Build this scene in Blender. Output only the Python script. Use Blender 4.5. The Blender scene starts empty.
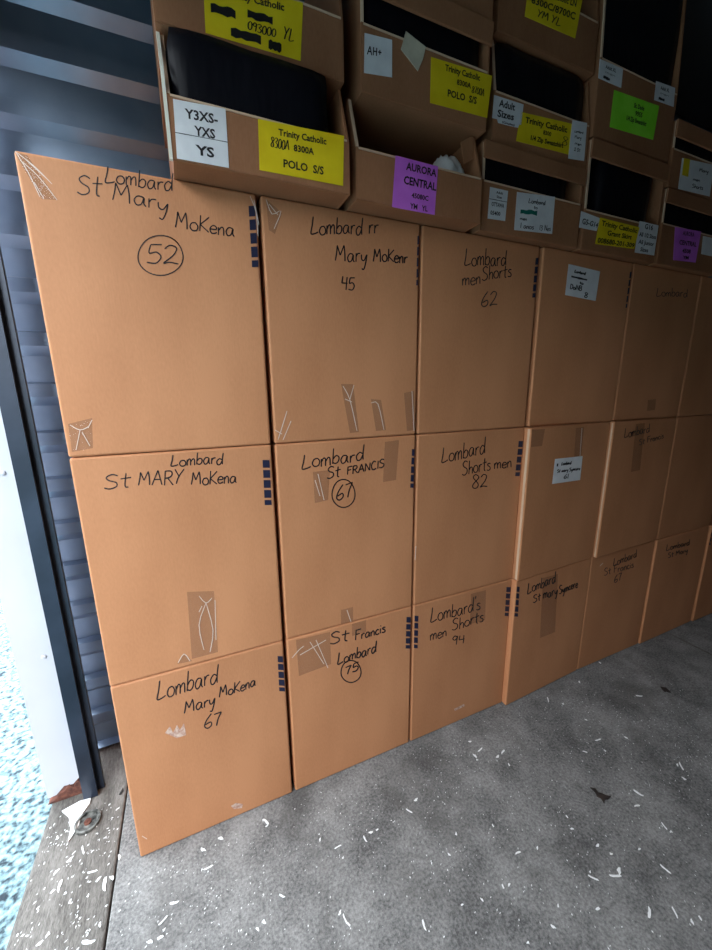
import bpy, bmesh, math, random
from mathutils import Vector, Matrix

# ------------------------------------------------------------------ camera, sky, light
SC = bpy.context.scene
COL = SC.collection
FPX = 382.614                       # focal length in pixels of the 712x950 frame
CAM = Vector((0.2598, -1.0615, 1.3666))
YAW, PIT, ROL = 0.4102, -0.2215, -0.0125
FW = Vector((math.sin(YAW)*math.cos(PIT), math.cos(YAW)*math.cos(PIT), math.sin(PIT)))
_r = Vector((math.cos(YAW), -math.sin(YAW), 0)); _u = _r.cross(FW)
RT = _r*math.cos(ROL) + _u*math.sin(ROL)
UP = -_r*math.sin(ROL) + _u*math.cos(ROL)
cam = bpy.data.cameras.new('camera'); camo = bpy.data.objects.new('camera', cam); COL.objects.link(camo)
camo.matrix_world = Matrix(((RT.x, UP.x, -FW.x, CAM.x), (RT.y, UP.y, -FW.y, CAM.y), (RT.z, UP.z, -FW.z, CAM.z), (0, 0, 0, 1)))
cam.sensor_fit = 'VERTICAL'; cam.sensor_height = 24; cam.lens = 24*FPX/950; cam.clip_start = 0.02
SC.camera = camo

W = bpy.data.worlds.new('sky'); SC.world = W; W.use_nodes = True
bg = W.node_tree.nodes['Background']
bg.inputs[0].default_value = (0.86, 0.94, 1.0, 1)
bg.inputs[1].default_value = 10.0
portal = bpy.data.lights.new('door_portal', 'AREA'); portal.shape = 'RECTANGLE'
portal.size = 2.0; portal.size_y = 2.35; portal.cycles.is_portal = True
po = bpy.data.objects.new('door_portal', portal); COL.objects.link(po)
po.location = (-0.31, -0.70, 1.17)
po.rotation_euler = Vector((1, 0, 0)).to_track_quat('-Z', 'Z').to_euler()
vs = SC.view_settings
vs.view_transform = 'Standard'; vs.look = 'None'; vs.gamma = 1; vs.use_curve_mapping = False
vs.exposure = -0.25

def px(x, y, axis, val):
    """point where the photograph's pixel ray meets the plane axis = val"""
    d = RT*((x-356)/FPX) + UP*((475-y)/FPX) + FW
    t = (val-CAM[axis])/d[axis]
    return CAM + d*t

# ------------------------------------------------------------------ materials
def nodes(name):
    m = bpy.data.materials.new(name); m.use_nodes = True
    nt = m.node_tree; return m, nt, nt.nodes['Principled BSDF']
def N(nt, typ, **kw):
    n = nt.nodes.new(typ)
    for k, v in kw.items():
        if k.startswith('i_'): n.inputs[k[2:].replace('_', ' ')].default_value = v
        else: setattr(n, k, v)
    return n
def flat(name, col, rough=0.6, metal=0.0):
    m, nt, b = nodes(name)
    b.inputs['Base Color'].default_value = (*col, 1); b.inputs['Roughness'].default_value = rough
    b.inputs['Metallic'].default_value = metal
    return m
def mottled(name, c0, c1, scale, rough=0.7, metal=0.0, bump=0.0, bscale=None, detail=6, stretch=(1, 1, 1), rand=0.0, spots=None):
    m, nt, b = nodes(name); L = nt.links
    tc = N(nt, 'ShaderNodeTexCoord'); mp = N(nt, 'ShaderNodeMapping'); mp.inputs['Scale'].default_value = stretch
    L.new(tc.outputs['Object'], mp.inputs[0])
    no = N(nt, 'ShaderNodeTexNoise'); no.inputs['Scale'].default_value = scale; no.inputs['Detail'].default_value = detail
    L.new(mp.outputs[0], no.inputs['Vector'])
    cr = N(nt, 'ShaderNodeValToRGB'); cr.color_ramp.elements[0].position = 0.35; cr.color_ramp.elements[1].position = 0.68
    cr.color_ramp.elements[0].color = (*c0, 1); cr.color_ramp.elements[1].color = (*c1, 1)
    L.new(no.outputs[0], cr.inputs[0]); col = cr.outputs[0]
    if spots:
        s2 = N(nt, 'ShaderNodeTexNoise'); s2.inputs['Scale'].default_value = spots[0]; s2.inputs['Detail'].default_value = 3
        L.new(tc.outputs['Object'], s2.inputs['Vector'])
        r2 = N(nt, 'ShaderNodeValToRGB'); r2.color_ramp.elements[0].position = spots[1]; r2.color_ramp.elements[1].position = spots[2]
        L.new(s2.outputs[0], r2.inputs[0])
        mx = N(nt, 'ShaderNodeMix', data_type='RGBA'); mx.inputs['B'].default_value = (*spots[3], 1)
        L.new(r2.outputs[0], mx.inputs['Factor']); L.new(col, mx.inputs['A']); col = mx.outputs['Result']
    if rand:
        oi = N(nt, 'ShaderNodeObjectInfo'); mr = N(nt, 'ShaderNodeMapRange')
        mr.inputs['To Min'].default_value = 1-rand; mr.inputs['To Max'].default_value = 1+rand
        L.new(oi.outputs['Random'], mr.inputs['Value'])
        hs = N(nt, 'ShaderNodeHueSaturation'); L.new(mr.outputs[0], hs.inputs['Value']); L.new(col, hs.inputs['Color']); col = hs.outputs[0]
    L.new(col, b.inputs['Base Color'])
    b.inputs['Roughness'].default_value = rough; b.inputs['Metallic'].default_value = metal
    if bump:
        bn = N(nt, 'ShaderNodeTexNoise'); bn.inputs['Scale'].default_value = bscale or scale*4; bn.inputs['Detail'].default_value = 5
        L.new(mp.outputs[0], bn.inputs['Vector'])
        bp = N(nt, 'ShaderNodeBump'); bp.inputs['Strength'].default_value = bump; bp.inputs['Distance'].default_value = 0.01
        L.new(bn.outputs[0], bp.inputs['Height']); L.new(bp.outputs[0], b.inputs['Normal'])
    return m
def cardboard(name, c0, c1, rand=0.05):
    m, nt, b = nodes(name); L = nt.links
    tc = N(nt, 'ShaderNodeTexCoord')
    mp = N(nt, 'ShaderNodeMapping'); mp.inputs['Scale'].default_value = (1, 1, 0.35); L.new(tc.outputs['Object'], mp.inputs[0])
    no = N(nt, 'ShaderNodeTexNoise'); no.inputs['Scale'].default_value = 5; no.inputs['Detail'].default_value = 5; L.new(mp.outputs[0], no.inputs['Vector'])
    fi = N(nt, 'ShaderNodeTexNoise'); fi.inputs['Scale'].default_value = 220; fi.inputs['Detail'].default_value = 3; L.new(mp.outputs[0], fi.inputs['Vector'])
    ad = N(nt, 'ShaderNodeMath', operation='MULTIPLY_ADD'); ad.inputs[1].default_value = 0.35; L.new(fi.outputs[0], ad.inputs[0]); L.new(no.outputs[0], ad.inputs[2])
    cr = N(nt, 'ShaderNodeValToRGB'); cr.color_ramp.elements[0].position = 0.48; cr.color_ramp.elements[1].position = 0.86
    cr.color_ramp.elements[0].color = (*c0, 1); cr.color_ramp.elements[1].color = (*c1, 1); L.new(ad.outputs[0], cr.inputs[0])
    oi = N(nt, 'ShaderNodeObjectInfo'); mr = N(nt, 'ShaderNodeMapRange'); mr.inputs['To Min'].default_value = 1-rand; mr.inputs['To Max'].default_value = 1+rand
    L.new(oi.outputs['Random'], mr.inputs['Value'])
    hs = N(nt, 'ShaderNodeHueSaturation'); L.new(mr.outputs[0], hs.inputs['Value']); L.new(cr.outputs[0], hs.inputs['Color'])
    L.new(hs.outputs[0], b.inputs['Base Color']); b.inputs['Roughness'].default_value = 0.62
    b.inputs['Specular IOR Level'].default_value = 0.35
    wv = N(nt, 'ShaderNodeTexWave', bands_direction='X'); wv.inputs['Scale'].default_value = 60; wv.inputs['Distortion'].default_value = 0.6
    L.new(tc.outputs['Object'], wv.inputs['Vector'])
    a2 = N(nt, 'ShaderNodeMath', operation='MULTIPLY_ADD'); a2.inputs[1].default_value = 1.3; L.new(fi.outputs[0], a2.inputs[0]); L.new(wv.outputs['Fac'], a2.inputs[2])
    bp = N(nt, 'ShaderNodeBump'); bp.inputs['Strength'].default_value = 0.06; bp.inputs['Distance'].default_value = 0.001
    L.new(a2.outputs[0], bp.inputs['Height']); L.new(bp.outputs[0], b.inputs['Normal'])
    return m

MAT = {}
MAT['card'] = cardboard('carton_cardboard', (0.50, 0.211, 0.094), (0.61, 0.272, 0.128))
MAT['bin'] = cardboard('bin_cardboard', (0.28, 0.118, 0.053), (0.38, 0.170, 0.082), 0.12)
MAT['cut'] = cardboard('cardboard_cut_lit_edge', (0.62, 0.42, 0.27), (0.72, 0.52, 0.36))  # cut cardboard; its pale tone also paints daylight on left edges
MAT['lit_liner'] = flat('lit_edge_liner', (0.78, 0.74, 0.62), 0.6)  # whitish: daylight on a bin's front edge put into the colour
MAT['ink'] = flat('marker_ink', (0.012, 0.010, 0.012), 0.5)
MAT['navy'] = flat('navy_print', (0.011, 0.014, 0.045), 0.5)
MAT['teal'] = flat('green_marker_ink', (0.01, 0.16, 0.12), 0.5)
MAT['white'] = mottled('white_paper', (0.72, 0.72, 0.74), (0.82, 0.82, 0.83), 25, 0.5)
MAT['yellow'] = mottled('yellow_paper', (0.80, 0.58, 0.008), (0.90, 0.68, 0.015), 18, 0.45)
MAT['magenta'] = mottled('purple_paper', (0.58, 0.14, 0.68), (0.68, 0.19, 0.78), 18, 0.5)
MAT['green'] = mottled('green_paper', (0.26, 0.80, 0.03), (0.34, 0.88, 0.06), 18, 0.45)
MAT['kraft'] = mottled('torn_masking_tape', (0.52, 0.46, 0.34), (0.66, 0.60, 0.46), 30, 0.6)
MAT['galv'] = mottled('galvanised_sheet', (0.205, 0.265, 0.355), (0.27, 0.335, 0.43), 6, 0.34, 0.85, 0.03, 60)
MAT['jamb'] = mottled('white_painted_steel', (0.50, 0.49, 0.54), (0.56, 0.555, 0.60), 3, 0.45)
MAT['track'] = mottled('dark_steel_track', (0.010, 0.017, 0.032), (0.022, 0.032, 0.055), 8, 0.3, 0.3)
MAT['rust'] = mottled('rust', (0.06, 0.018, 0.012), (0.20, 0.07, 0.045), 60, 0.9, 0, 0.6, 150)
def gritty(name, c0, c1, dark, stretch=(1, 1, 1)):
    m, nt, b = nodes(name); L = nt.links
    tc = N(nt, 'ShaderNodeTexCoord'); mp = N(nt, 'ShaderNodeMapping'); mp.inputs['Scale'].default_value = stretch; L.new(tc.outputs['Object'], mp.inputs[0])
    big = N(nt, 'ShaderNodeTexNoise'); big.inputs['Scale'].default_value = 5; big.inputs['Detail'].default_value = 12; big.inputs['Roughness'].default_value = 0.72
    fine = N(nt, 'ShaderNodeTexNoise'); fine.inputs['Scale'].default_value = 130; fine.inputs['Detail'].default_value = 4; fine.inputs['Roughness'].default_value = 0.7
    st = N(nt, 'ShaderNodeTexNoise'); st.inputs['Scale'].default_value = 3.2; st.inputs['Detail'].default_value = 7; st.inputs['Roughness'].default_value = 0.65; st.inputs['Distortion'].default_value = 0.6
    for n in (big, fine, st): L.new(mp.outputs[0], n.inputs['Vector'])
    ad = N(nt, 'ShaderNodeMath', operation='MULTIPLY_ADD'); ad.inputs[1].default_value = 0.95; L.new(fine.outputs[0], ad.inputs[0]); L.new(big.outputs[0], ad.inputs[2])
    cr = N(nt, 'ShaderNodeValToRGB'); cr.color_ramp.elements[0].position = 0.0; cr.color_ramp.elements[1].position = 1.0
    cr.color_ramp.elements[0].color = (*c0, 1); cr.color_ramp.elements[1].color = (*c1, 1); mr = N(nt, 'ShaderNodeMapRange'); mr.inputs['From Min'].default_value = 0.78; mr.inputs['From Max'].default_value = 1.18; L.new(ad.outputs[0], mr.inputs['Value']); L.new(mr.outputs[0], cr.inputs[0])
    r2 = N(nt, 'ShaderNodeValToRGB'); r2.color_ramp.elements[0].position = 0.54; r2.color_ramp.elements[1].position = 0.72; r2.color_ramp.elements[1].color = (.75, .75, .75, 1); L.new(st.outputs[0], r2.inputs[0])
    mx = N(nt, 'ShaderNodeMix', data_type='RGBA'); mx.inputs['B'].default_value = (*dark, 1)
    L.new(r2.outputs[0], mx.inputs['Factor']); L.new(cr.outputs[0], mx.inputs['A']); L.new(mx.outputs['Result'], b.inputs['Base Color'])
    b.inputs['Roughness'].default_value = 0.7
    bp = N(nt, 'ShaderNodeBump'); bp.inputs['Strength'].default_value = 0.35; bp.inputs['Distance'].default_value = 0.006
    L.new(ad.outputs[0], bp.inputs['Height']); L.new(bp.outputs[0], b.inputs['Normal'])
    return m
MAT['concrete'] = gritty('concrete', (0.075, 0.075, 0.077), (0.32, 0.316, 0.312), (0.085, 0.081, 0.078))
MAT['sill'] = gritty('sill_concrete', (0.06, 0.054, 0.048), (0.22, 0.205, 0.19), (0.05, 0.044, 0.038), (2.2, .5, 1))
MAT['asphalt'] = mottled('gravel_ground', (0.008, 0.02, 0.032), (0.30, 0.47, 0.52), 55, 0.8, 0, 0.5, 90, 4)
MAT['flake'] = flat('white_flake', (0.86, 0.87, 0.88), 0.5)
MAT['leaf'] = mottled('dead_leaf', (0.012, 0.010, 0.010), (0.05, 0.035, 0.03), 40, 0.7)
MAT['lidmetal'] = mottled('tarnished_metal', (0.03, 0.03, 0.028), (0.30, 0.30, 0.28), 60, 0.45, 0.6)
MAT['ceil'] = flat('ceiling_sheet', (0.06, 0.06, 0.065), 0.7)
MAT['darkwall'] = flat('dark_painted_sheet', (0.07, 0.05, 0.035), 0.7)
MAT['sky_blocker'] = mottled('sky_blocker_sheet', (0.07, 0.065, 0.06), (0.09, 0.085, 0.08), 2, 0.7)  # for the added sky-blocking wall, kept dark
MAT['cloth'] = mottled('white_plastic_bag', (0.72, 0.72, 0.72), (0.85, 0.85, 0.85), 30, 0.4)
MAT['crease'] = flat('tape_crease', (0.78, 0.64, 0.54), 0.25)
MAT['scuff'] = mottled('torn_cardboard', (0.45, 0.22, 0.16), (0.75, 0.58, 0.48), 90, 0.8)
def tape_mat():
    m, nt, b = nodes('clear_packing_tape'); L = nt.links
    b.inputs['Base Color'].default_value = (0.36, 0.19, 0.11, 1); b.inputs['Roughness'].default_value = 0.2
    tc = N(nt, 'ShaderNodeTexCoord'); no = N(nt, 'ShaderNodeTexNoise'); no.inputs['Scale'].default_value = 45; no.inputs['Detail'].default_value = 2; no.inputs['Distortion'].default_value = 1.5
    L.new(tc.outputs['Object'], no.inputs['Vector'])
    bp = N(nt, 'ShaderNodeBump'); bp.inputs['Strength'].default_value = 0.5; bp.inputs['Distance'].default_value = 0.006
    L.new(no.outputs[0], bp.inputs['Height']); L.new(bp.outputs[0], b.inputs['Normal'])
    tr = N(nt, 'ShaderNodeBsdfTransparent'); mx = N(nt, 'ShaderNodeMixShader'); mx.inputs[0].default_value = 0.3
    L.new(tr.outputs[0], mx.inputs[1]); L.new(b.outputs[0], mx.inputs[2])
    L.new(mx.outputs[0], nt.nodes['Material Output'].inputs[0])
    return m
MAT['tape'] = tape_mat()

# ------------------------------------------------------------------ helpers
def link(name, me, mat, parent=None):
    o = bpy.data.objects.new(name, me); COL.objects.link(o)
    if mat and not me.materials: me.materials.append(MAT[mat])
    if parent:
        o.parent = parent; o.matrix_parent_inverse = Matrix.Translation(-parent.location)
    return o
def from_bm(name, bm, mat, parent=None, smooth=False):
    me = bpy.data.meshes.new(name); bm.normal_update(); bm.to_mesh(me); bm.free()
    if smooth:
        for p in me.polygons: p.use_smooth = True
    return link(name, me, mat, parent)
def pyd(name, vs_, fs, mat, parent=None):
    me = bpy.data.meshes.new(name); me.from_pydata([tuple(v) for v in vs_], [], fs); me.update()
    return link(name, me, mat, parent)
def thing(name, loc, label, cat, group=None):
    o = bpy.data.objects.new(name, None); COL.objects.link(o); o.location = loc; o.empty_display_size = 0.05
    tag(o, label, cat, group); return o
def tag(o, label, cat, group=None):
    o['label'] = label; o['category'] = cat
    if group: o['group'] = group
    return o
def struct(o):
    o['kind'] = 'structure'; return o
def box(bm, lo, hi):
    vs_ = [bm.verts.new((x, y, z)) for x in (lo[0], hi[0]) for y in (lo[1], hi[1]) for z in (lo[2], hi[2])]
    for f in ((0, 1, 3, 2), (4, 6, 7, 5), (0, 4, 5, 1), (2, 3, 7, 6), (0, 2, 6, 4), (1, 5, 7, 3)):
        bm.faces.new([vs_[i] for i in f])
def slab(name, lo, hi, mat, parent=None, bev=0.0, seg=2):
    bm = bmesh.new(); box(bm, lo, hi)
    if bev: bmesh.ops.bevel(bm, geom=bm.edges[:], offset=bev, segments=seg, profile=0.5, affect='EDGES')
    return from_bm(name, bm, mat, parent)
def prism(name, poly, axis, a, b, mat, parent=None):
    """extrude a polygon (list of 2D points) along axis from a to b"""
    def P(p, t):
        return {0: (t, p[0], p[1]), 1: (p[0], t, p[1]), 2: (p[0], p[1], t)}[axis]
    n = len(poly)
    v = [P(p, a) for p in poly] + [P(p, b) for p in poly]
    f = [tuple(range(n)), tuple(range(2*n-1, n-1, -1))] + [(i, n+i, n+(i+1) % n, (i+1) % n) for i in range(n)]
    o = pyd(name, v, f, mat, parent)
    bm = bmesh.new(); bm.from_mesh(o.data); bmesh.ops.recalc_face_normals(bm, faces=bm.faces[:]); bm.to_mesh(o.data); bm.free()
    return o
def catmull(pts, n=5):
    if len(pts) < 3: return list(pts)
    out = []; P = [pts[0]] + list(pts) + [pts[-1]]
    for i in range(1, len(P)-2):
        p0, p1, p2, p3 = P[i-1:i+3]
        for k in range(n):
            t = k/n
            out.append(tuple(0.5*(2*b+(c-a)*t+(2*a-5*b+4*c-d)*t*t+(3*b-a-3*c+d)*t**3) for a, b, c, d in zip(p0, p1, p2, p3)))
    out.append(tuple(pts[-1])); return out
def ribbon(V, F, pts, w, put):
    """flat stroke of width w along 2D pts; put maps a 2D point to 3D"""
    n = len(pts); base = len(V)
    for i, p in enumerate(pts):
        a = pts[max(i-1, 0)]; b = pts[min(i+1, n-1)]
        dx, dy = b[0]-a[0], b[1]-a[1]; L = math.hypot(dx, dy) or 1
        ww = w*((0.9 if n < 3 else 0.65) if i in (0, n-1) else 1)/2
        nx, ny = -dy/L*ww, dx/L*ww
        V.append(put(p[0]+nx, p[1]+ny)); V.append(put(p[0]-nx, p[1]-ny))
    for i in range(n-1):
        F.append((base+2*i, base+2*i+1, base+2*i+3, base+2*i+2))

GL = {  # handwriting, one unit = cap height
 'L': (.58, [[(.16, 1), (.12, .5), (.06, .03), (.3, .02), (.52, .12)]]),
 'o': (.46, [[(.3, .5), (.1, .45), (.02, .2), (.15, 0), (.35, .05), (.4, .3), (.28, .5)]]),
 'm': (.6, [[(.02, .5), (.04, 0)], [(.04, .3), (.14, .52), (.24, .45), (.26, 0)], [(.26, .3), (.38, .52), (.48, .45), (.51, 0)]]),
 'n': (.38, [[(.02, .5), (.04, 0)], [(.04, .3), (.16, .52), (.27, .45), (.3, 0)]]),
 'b': (.44, [[(.06, 1), (.04, 0)], [(.05, .3), (.2, .5), (.36, .4), (.34, .12), (.2, 0), (.05, .08)]]),
 'a': (.48, [[(.35, .48), (.15, .5), (.03, .25), (.12, .0), (.28, .1), (.36, .46), (.36, .15), (.44, 0)]]),
 'r': (.34, [[(.05, .5), (.06, 0)], [(.06, .3), (.15, .48), (.3, .5)]]),
 'd': (.5, [[(.35, .4), (.2, .5), (.04, .28), (.1, 0), (.25, .02), (.37, .3)], [(.42, 1), (.38, .4), (.4, 0)]]),
 'S': (.55, [[(.45, .88), (.25, 1), (.06, .82), (.15, .6), (.4, .42), (.42, .15), (.2, 0), (.0, .1)]]),
 't': (.4, [[(.18, .9), (.16, .1), (.28, .0)], [(0, .55), (.36, .6)]]),
 'M': (.72, [[(.02, 0), (.08, .5), (.1, .95)], [(.1, .95), (.3, .35)], [(.3, .35), (.5, .98)], [(.5, .98), (.57, .5), (.6, 0)]]),
 'y': (.44, [[(.02, .5), (.06, .2), (.2, .15), (.34, .5)], [(.36, .52), (.3, .0), (.2, -.4), (.08, -.35)]]),
 'k': (.42, [[(.06, 1), (.05, 0)], [(.35, .52), (.06, .25)], [(.06, .25), (.38, 0)]]),
 'K': (.52, [[(.06, 1), (.05, 0)], [(.48, .95), (.06, .42)], [(.06, .42), (.5, 0)]]),
 'e': (.42, [[(.04, .26), (.34, .3), (.3, .48), (.15, .5), (.03, .28), (.1, .02), (.25, 0), (.38, .1)]]),
 'F': (.5, [[(.06, 1), (.05, 0)], [(.05, .97), (.48, 1)], [(.05, .55), (.38, .57)]]),
 'R': (.56, [[(.05, 0), (.06, 1)], [(.06, 1), (.35, .98), (.42, .75), (.3, .55), (.07, .5)], [(.2, .5), (.5, 0)]]),
 'A': (.6, [[(.0, 0), (.28, 1)], [(.28, 1), (.52, 0)], [(.1, .38), (.44, .38)]]),
 'N': (.58, [[(.04, 0), (.06, 1)], [(.06, 1), (.45, .02)], [(.45, .02), (.48, 1)]]),
 'C': (.55, [[(.45, .85), (.25, 1), (.05, .6), (.12, .1), (.32, 0), (.48, .12)]]),
 'I': (.22, [[(.1, 1), (.1, 0)]]),
 'H': (.58, [[(.05, 1), (.04, 0)], [(.46, 1), (.45, 0)], [(.05, .5), (.46, .52)]]),
 '+': (.5, [[(.22, .75), (.22, .2)], [(0, .48), (.44, .48)]]),
 'Y': (.5, [[(.0, 1), (.22, .52)], [(.48, 1), (.2, .45), (.1, 0)]]),
 's': (.36, [[(.3, .45), (.15, .5), (.05, .38), (.25, .22), (.27, .05), (.12, 0), (.0, .06)]]),
 'h': (.42, [[(.06, 1), (.05, 0)], [(.05, .3), (.2, .5), (.33, .4), (.34, 0)]]),
 'i': (.18, [[(.05, .5), (.06, 0)], [(.06, .7), (.07, .78)]]),
 'c': (.38, [[(.3, .42), (.18, .5), (.04, .3), (.08, .04), (.22, 0), (.34, .08)]]),
 'D': (.56, [[(.06, 1), (.05, 0)], [(.0, 1), (.3, .95), (.46, .55), (.32, .08), (.02, 0)]]),
 'B': (.52, [[(.06, 1), (.05, 0)], [(.05, 1), (.36, .92), (.32, .6), (.08, .52)], [(.08, .52), (.42, .42), (.38, .08), (.02, 0)]]),
 'Z': (.5, [[(.02, .97), (.42, 1)], [(.42, 1), (.02, .03)], [(.02, .03), (.46, 0)]]),
 "'": (.15, [[(.08, 1), (.05, .8)]]),
 ' ': (.32, []),
 '0': (.5, [[(.25, 1), (.05, .7), (.06, .2), (.22, 0), (.4, .25), (.4, .75), (.25, 1)]]),
 '1': (.22, [[(.1, 1), (.09, 0)]]),
 '2': (.52, [[(.04, .8), (.2, 1), (.4, .85), (.3, .45), (.03, .03), (.2, .08), (.48, .0)]]),
 '3': (.5, [[(.04, .9), (.25, 1), (.38, .8), (.18, .55), (.4, .35), (.3, .02), (.02, .08)]]),
 '4': (.5, [[(.1, 1), (.04, .5)], [(.04, .5), (.45, .5)], [(.4, .95), (.36, 0)]]),
 '5': (.5, [[(.45, 1), (.12, .98)], [(.12, .98), (.08, .55), (.3, .6), (.44, .35), (.3, .03), (.02, .06)]]),
 '6': (.5, [[(.38, 1), (.12, .6), (.03, .2), (.2, 0), (.4, .15), (.35, .4), (.08, .3)]]),
 '7': (.48, [[(.02, .95), (.42, 1)], [(.42, 1), (.25, .5), (.18, 0)]]),
 '8': (.5, [[(.4, .85), (.2, 1), (.06, .8), (.38, .3), (.3, .02), (.08, .05), (.06, .3), (.38, .7), (.4, .85)]]),
 '9': (.48, [[(.38, .8), (.2, 1), (.04, .75), (.2, .55), (.38, .75), (.38, .9), (.32, 0)]]),
}
RNG = random.Random(7)
def hand(V, F, text, p0, p1, h, w, put, up=-1):
    """text from p0 to p1 along its baseline, cap height h; put maps 2D to 3D; up is the sign of 'up' in that 2D frame"""
    total = sum(GL[c][0] for c in text)
    bx, by = (p1[0]-p0[0])/total, (p1[1]-p0[1])/total
    a = 0
    for c in text:
        ww, st = GL[c]; jy = RNG.uniform(-.05, .05); sc = RNG.uniform(.93, 1.07)
        for s in st:
            pts = [(p0[0]+bx*(a+x)+0.04*y*h, p0[1]+by*(a+x)+up*(y*sc+jy)*h) for x, y in s]
            ribbon(V, F, catmull(pts), w, put)
        a += ww
def facep(y0, off=0.0007, x0=0.0, k=0.0):
    """pixel -> point on a carton's front, the plane y = y0 - off + k (x - x0)"""
    def f(x, y):
        d = RT*((x-356)/FPX) + UP*((475-y)/FPX) + FW
        return CAM + d*((y0-off+k*(CAM.x-x0)-CAM.y)/(d.y-k*d.x))
    return f

# ------------------------------------------------------------------ the storage unit
FLX, FLB = -0.062, 4.6            # floor from the sill to the back wall
WY, OY, CZ = 0.484, -1.95, 2.80   # side wall, opposite wall, ceiling
struct(slab('floor', (FLX, OY-0.1, -0.15), (FLB+0.1, WY+0.1, 0.0), 'concrete', bev=0.004))
struct(slab('trim_1', (-0.292, OY-0.1, -0.2), (FLX-0.003, WY+0.1, 0.004), 'sill', bev=0.006))
struct(pyd('ground', [(-60, -60, -0.06), (-0.25, -60, -0.06), (-0.25, 60, -0.06), (-60, 60, -0.06)], [(0, 1, 2, 3)], 'asphalt'))
def corrugated(name, length, z0, z1, place, mat='galv'):
    """vertical profile with raised horizontal ribs, swept along the wall"""
    prof = []; P = 0.1525; z = 2.163-15*P
    while z < z1+P:
        # rib: upper edge at z, face, long lower slope, then the flat pan below
        for dz, d in ((-0.100, 0), (-0.074, 0), (-0.046, 0.028), (-0.008, 0.028), (-0.001, 0.0)):
            if z0 <= z+dz <= z1: prof.append((z+dz, d))
        z += P
    prof.sort(); prof = [(z0, 0)] + prof + [(z1, 0)]
    V, F = [], []
    for zz, d in prof:
        V += [place(0, d, zz), place(length, d, zz)]
    for i in range(len(prof)-1):
        F.append((2*i, 2*i+1, 2*i+3, 2*i+2))
    o = pyd(name, V, F, mat)
    m = o.modifiers.new('thick', 'SOLIDIFY'); m.thickness = 0.002; m.offset = 0
    return struct(o)
corrugated('wall_left', 4.8, 0.0, CZ, lambda t, d, z: (-0.2+t, WY-d, z))
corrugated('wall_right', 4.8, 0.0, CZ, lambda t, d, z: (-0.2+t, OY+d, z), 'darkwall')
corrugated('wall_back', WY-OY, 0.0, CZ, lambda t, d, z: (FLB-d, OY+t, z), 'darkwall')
struct(slab('ceiling', (-0.31, OY-0.05, CZ), (FLB+0.05, WY+0.05, CZ+0.05), 'ceil'))
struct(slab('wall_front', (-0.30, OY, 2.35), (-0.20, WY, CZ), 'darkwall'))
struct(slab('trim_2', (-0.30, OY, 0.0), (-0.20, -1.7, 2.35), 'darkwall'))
struct(slab('wall_sky_blocker', (-8.0, -25, -0.06), (-7.6, 25, 4.4), 'sky_blocker'))  # unseen wall added across the driveway to block low sky and steepen light falloff
struct(slab('floor_joint', (2.62, -1.9, -0.002), (2.632, -0.02, 0.0012), 'sill'))

# door jamb: white steel post with a rusted foot, and the roll-up door's guide track
jb = thing('door_jamb', (-0.25, 0.38, 0), 'white painted steel door jamb with a rusted foot', 'door jamb')
zb = [(0.30, 0.025), (0.275, 0.03), (0.25, 0.055), (0.225, 0.05), (0.20, 0.075)]
V, F = [], []
for i, (x, z) in enumerate(zb): V += [(-x, 0.300, z), (-x, 0.300, 2.25)]
for i in range(len(zb)-1): F.append((2*i, 2*i+2, 2*i+3, 2*i+1))
o = pyd('post_face', V, F, 'jamb', jb); m = o.modifiers.new('t', 'SOLIDIFY'); m.thickness = 0.003
slab('post_side', (-0.300, 0.303, 0.03), (-0.296, WY, 2.25), 'jamb', jb)
rp = [px(a, b, 1, .300) for a, b in [(48, 808), (54, 805), (59, 805), (65, 800), (71, 799), (77, 794), (86, 791), (86, 776), (82, 781), (78, 780), (74, 786), (69, 784), (65, 790), (60, 792), (56, 799), (49, 803)]]
prism('rusted_foot', [(max(p.x, -.302), max(p.z, .005)) for p in rp], 1, .2955, .325, 'rust', jb)
bm = bmesh.new(); bmesh.ops.create_uvsphere(bm, u_segments=10, v_segments=6, radius=0.007)
bmesh.ops.scale(bm, vec=(1, .5, 1), verts=bm.verts[:])
scr = from_bm('screw_head', bm, 'jamb', None, True)
for k, (x, y) in enumerate([(3, 473), (44, 657)]):
    o = scr if k == 0 else scr.copy()
    if k: COL.objects.link(o)
    o.location = px(x, y, 1, 0.299); o.parent = jb; o.matrix_parent_inverse = Matrix.Translation(-jb.location)
tk = thing('door_track', (-0.17, 0.30, 0.004), 'dark navy steel roll-up door guide track beside the white jamb', 'door track')
prism('track_channel', [(-.200, .296), (-.193, .296), (-.193, .262), (-.152, .262), (-.152, .268), (-.187, .268), (-.187, .305), (-.200, .305)], 2, 0.006, 2.5, 'track', tk)
prism('track_flange', [(-.187, .300), (-.140, .300), (-.140, .308), (-.187, .308)], 2, 0.006, 2.5, 'track', tk)
prism('track_lip', [(-.160, .286), (-.136, .286), (-.136, .2995), (-.142, .2995), (-.142, .292), (-.160, .292)], 2, 0.006, 2.5, 'track', tk)

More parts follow.
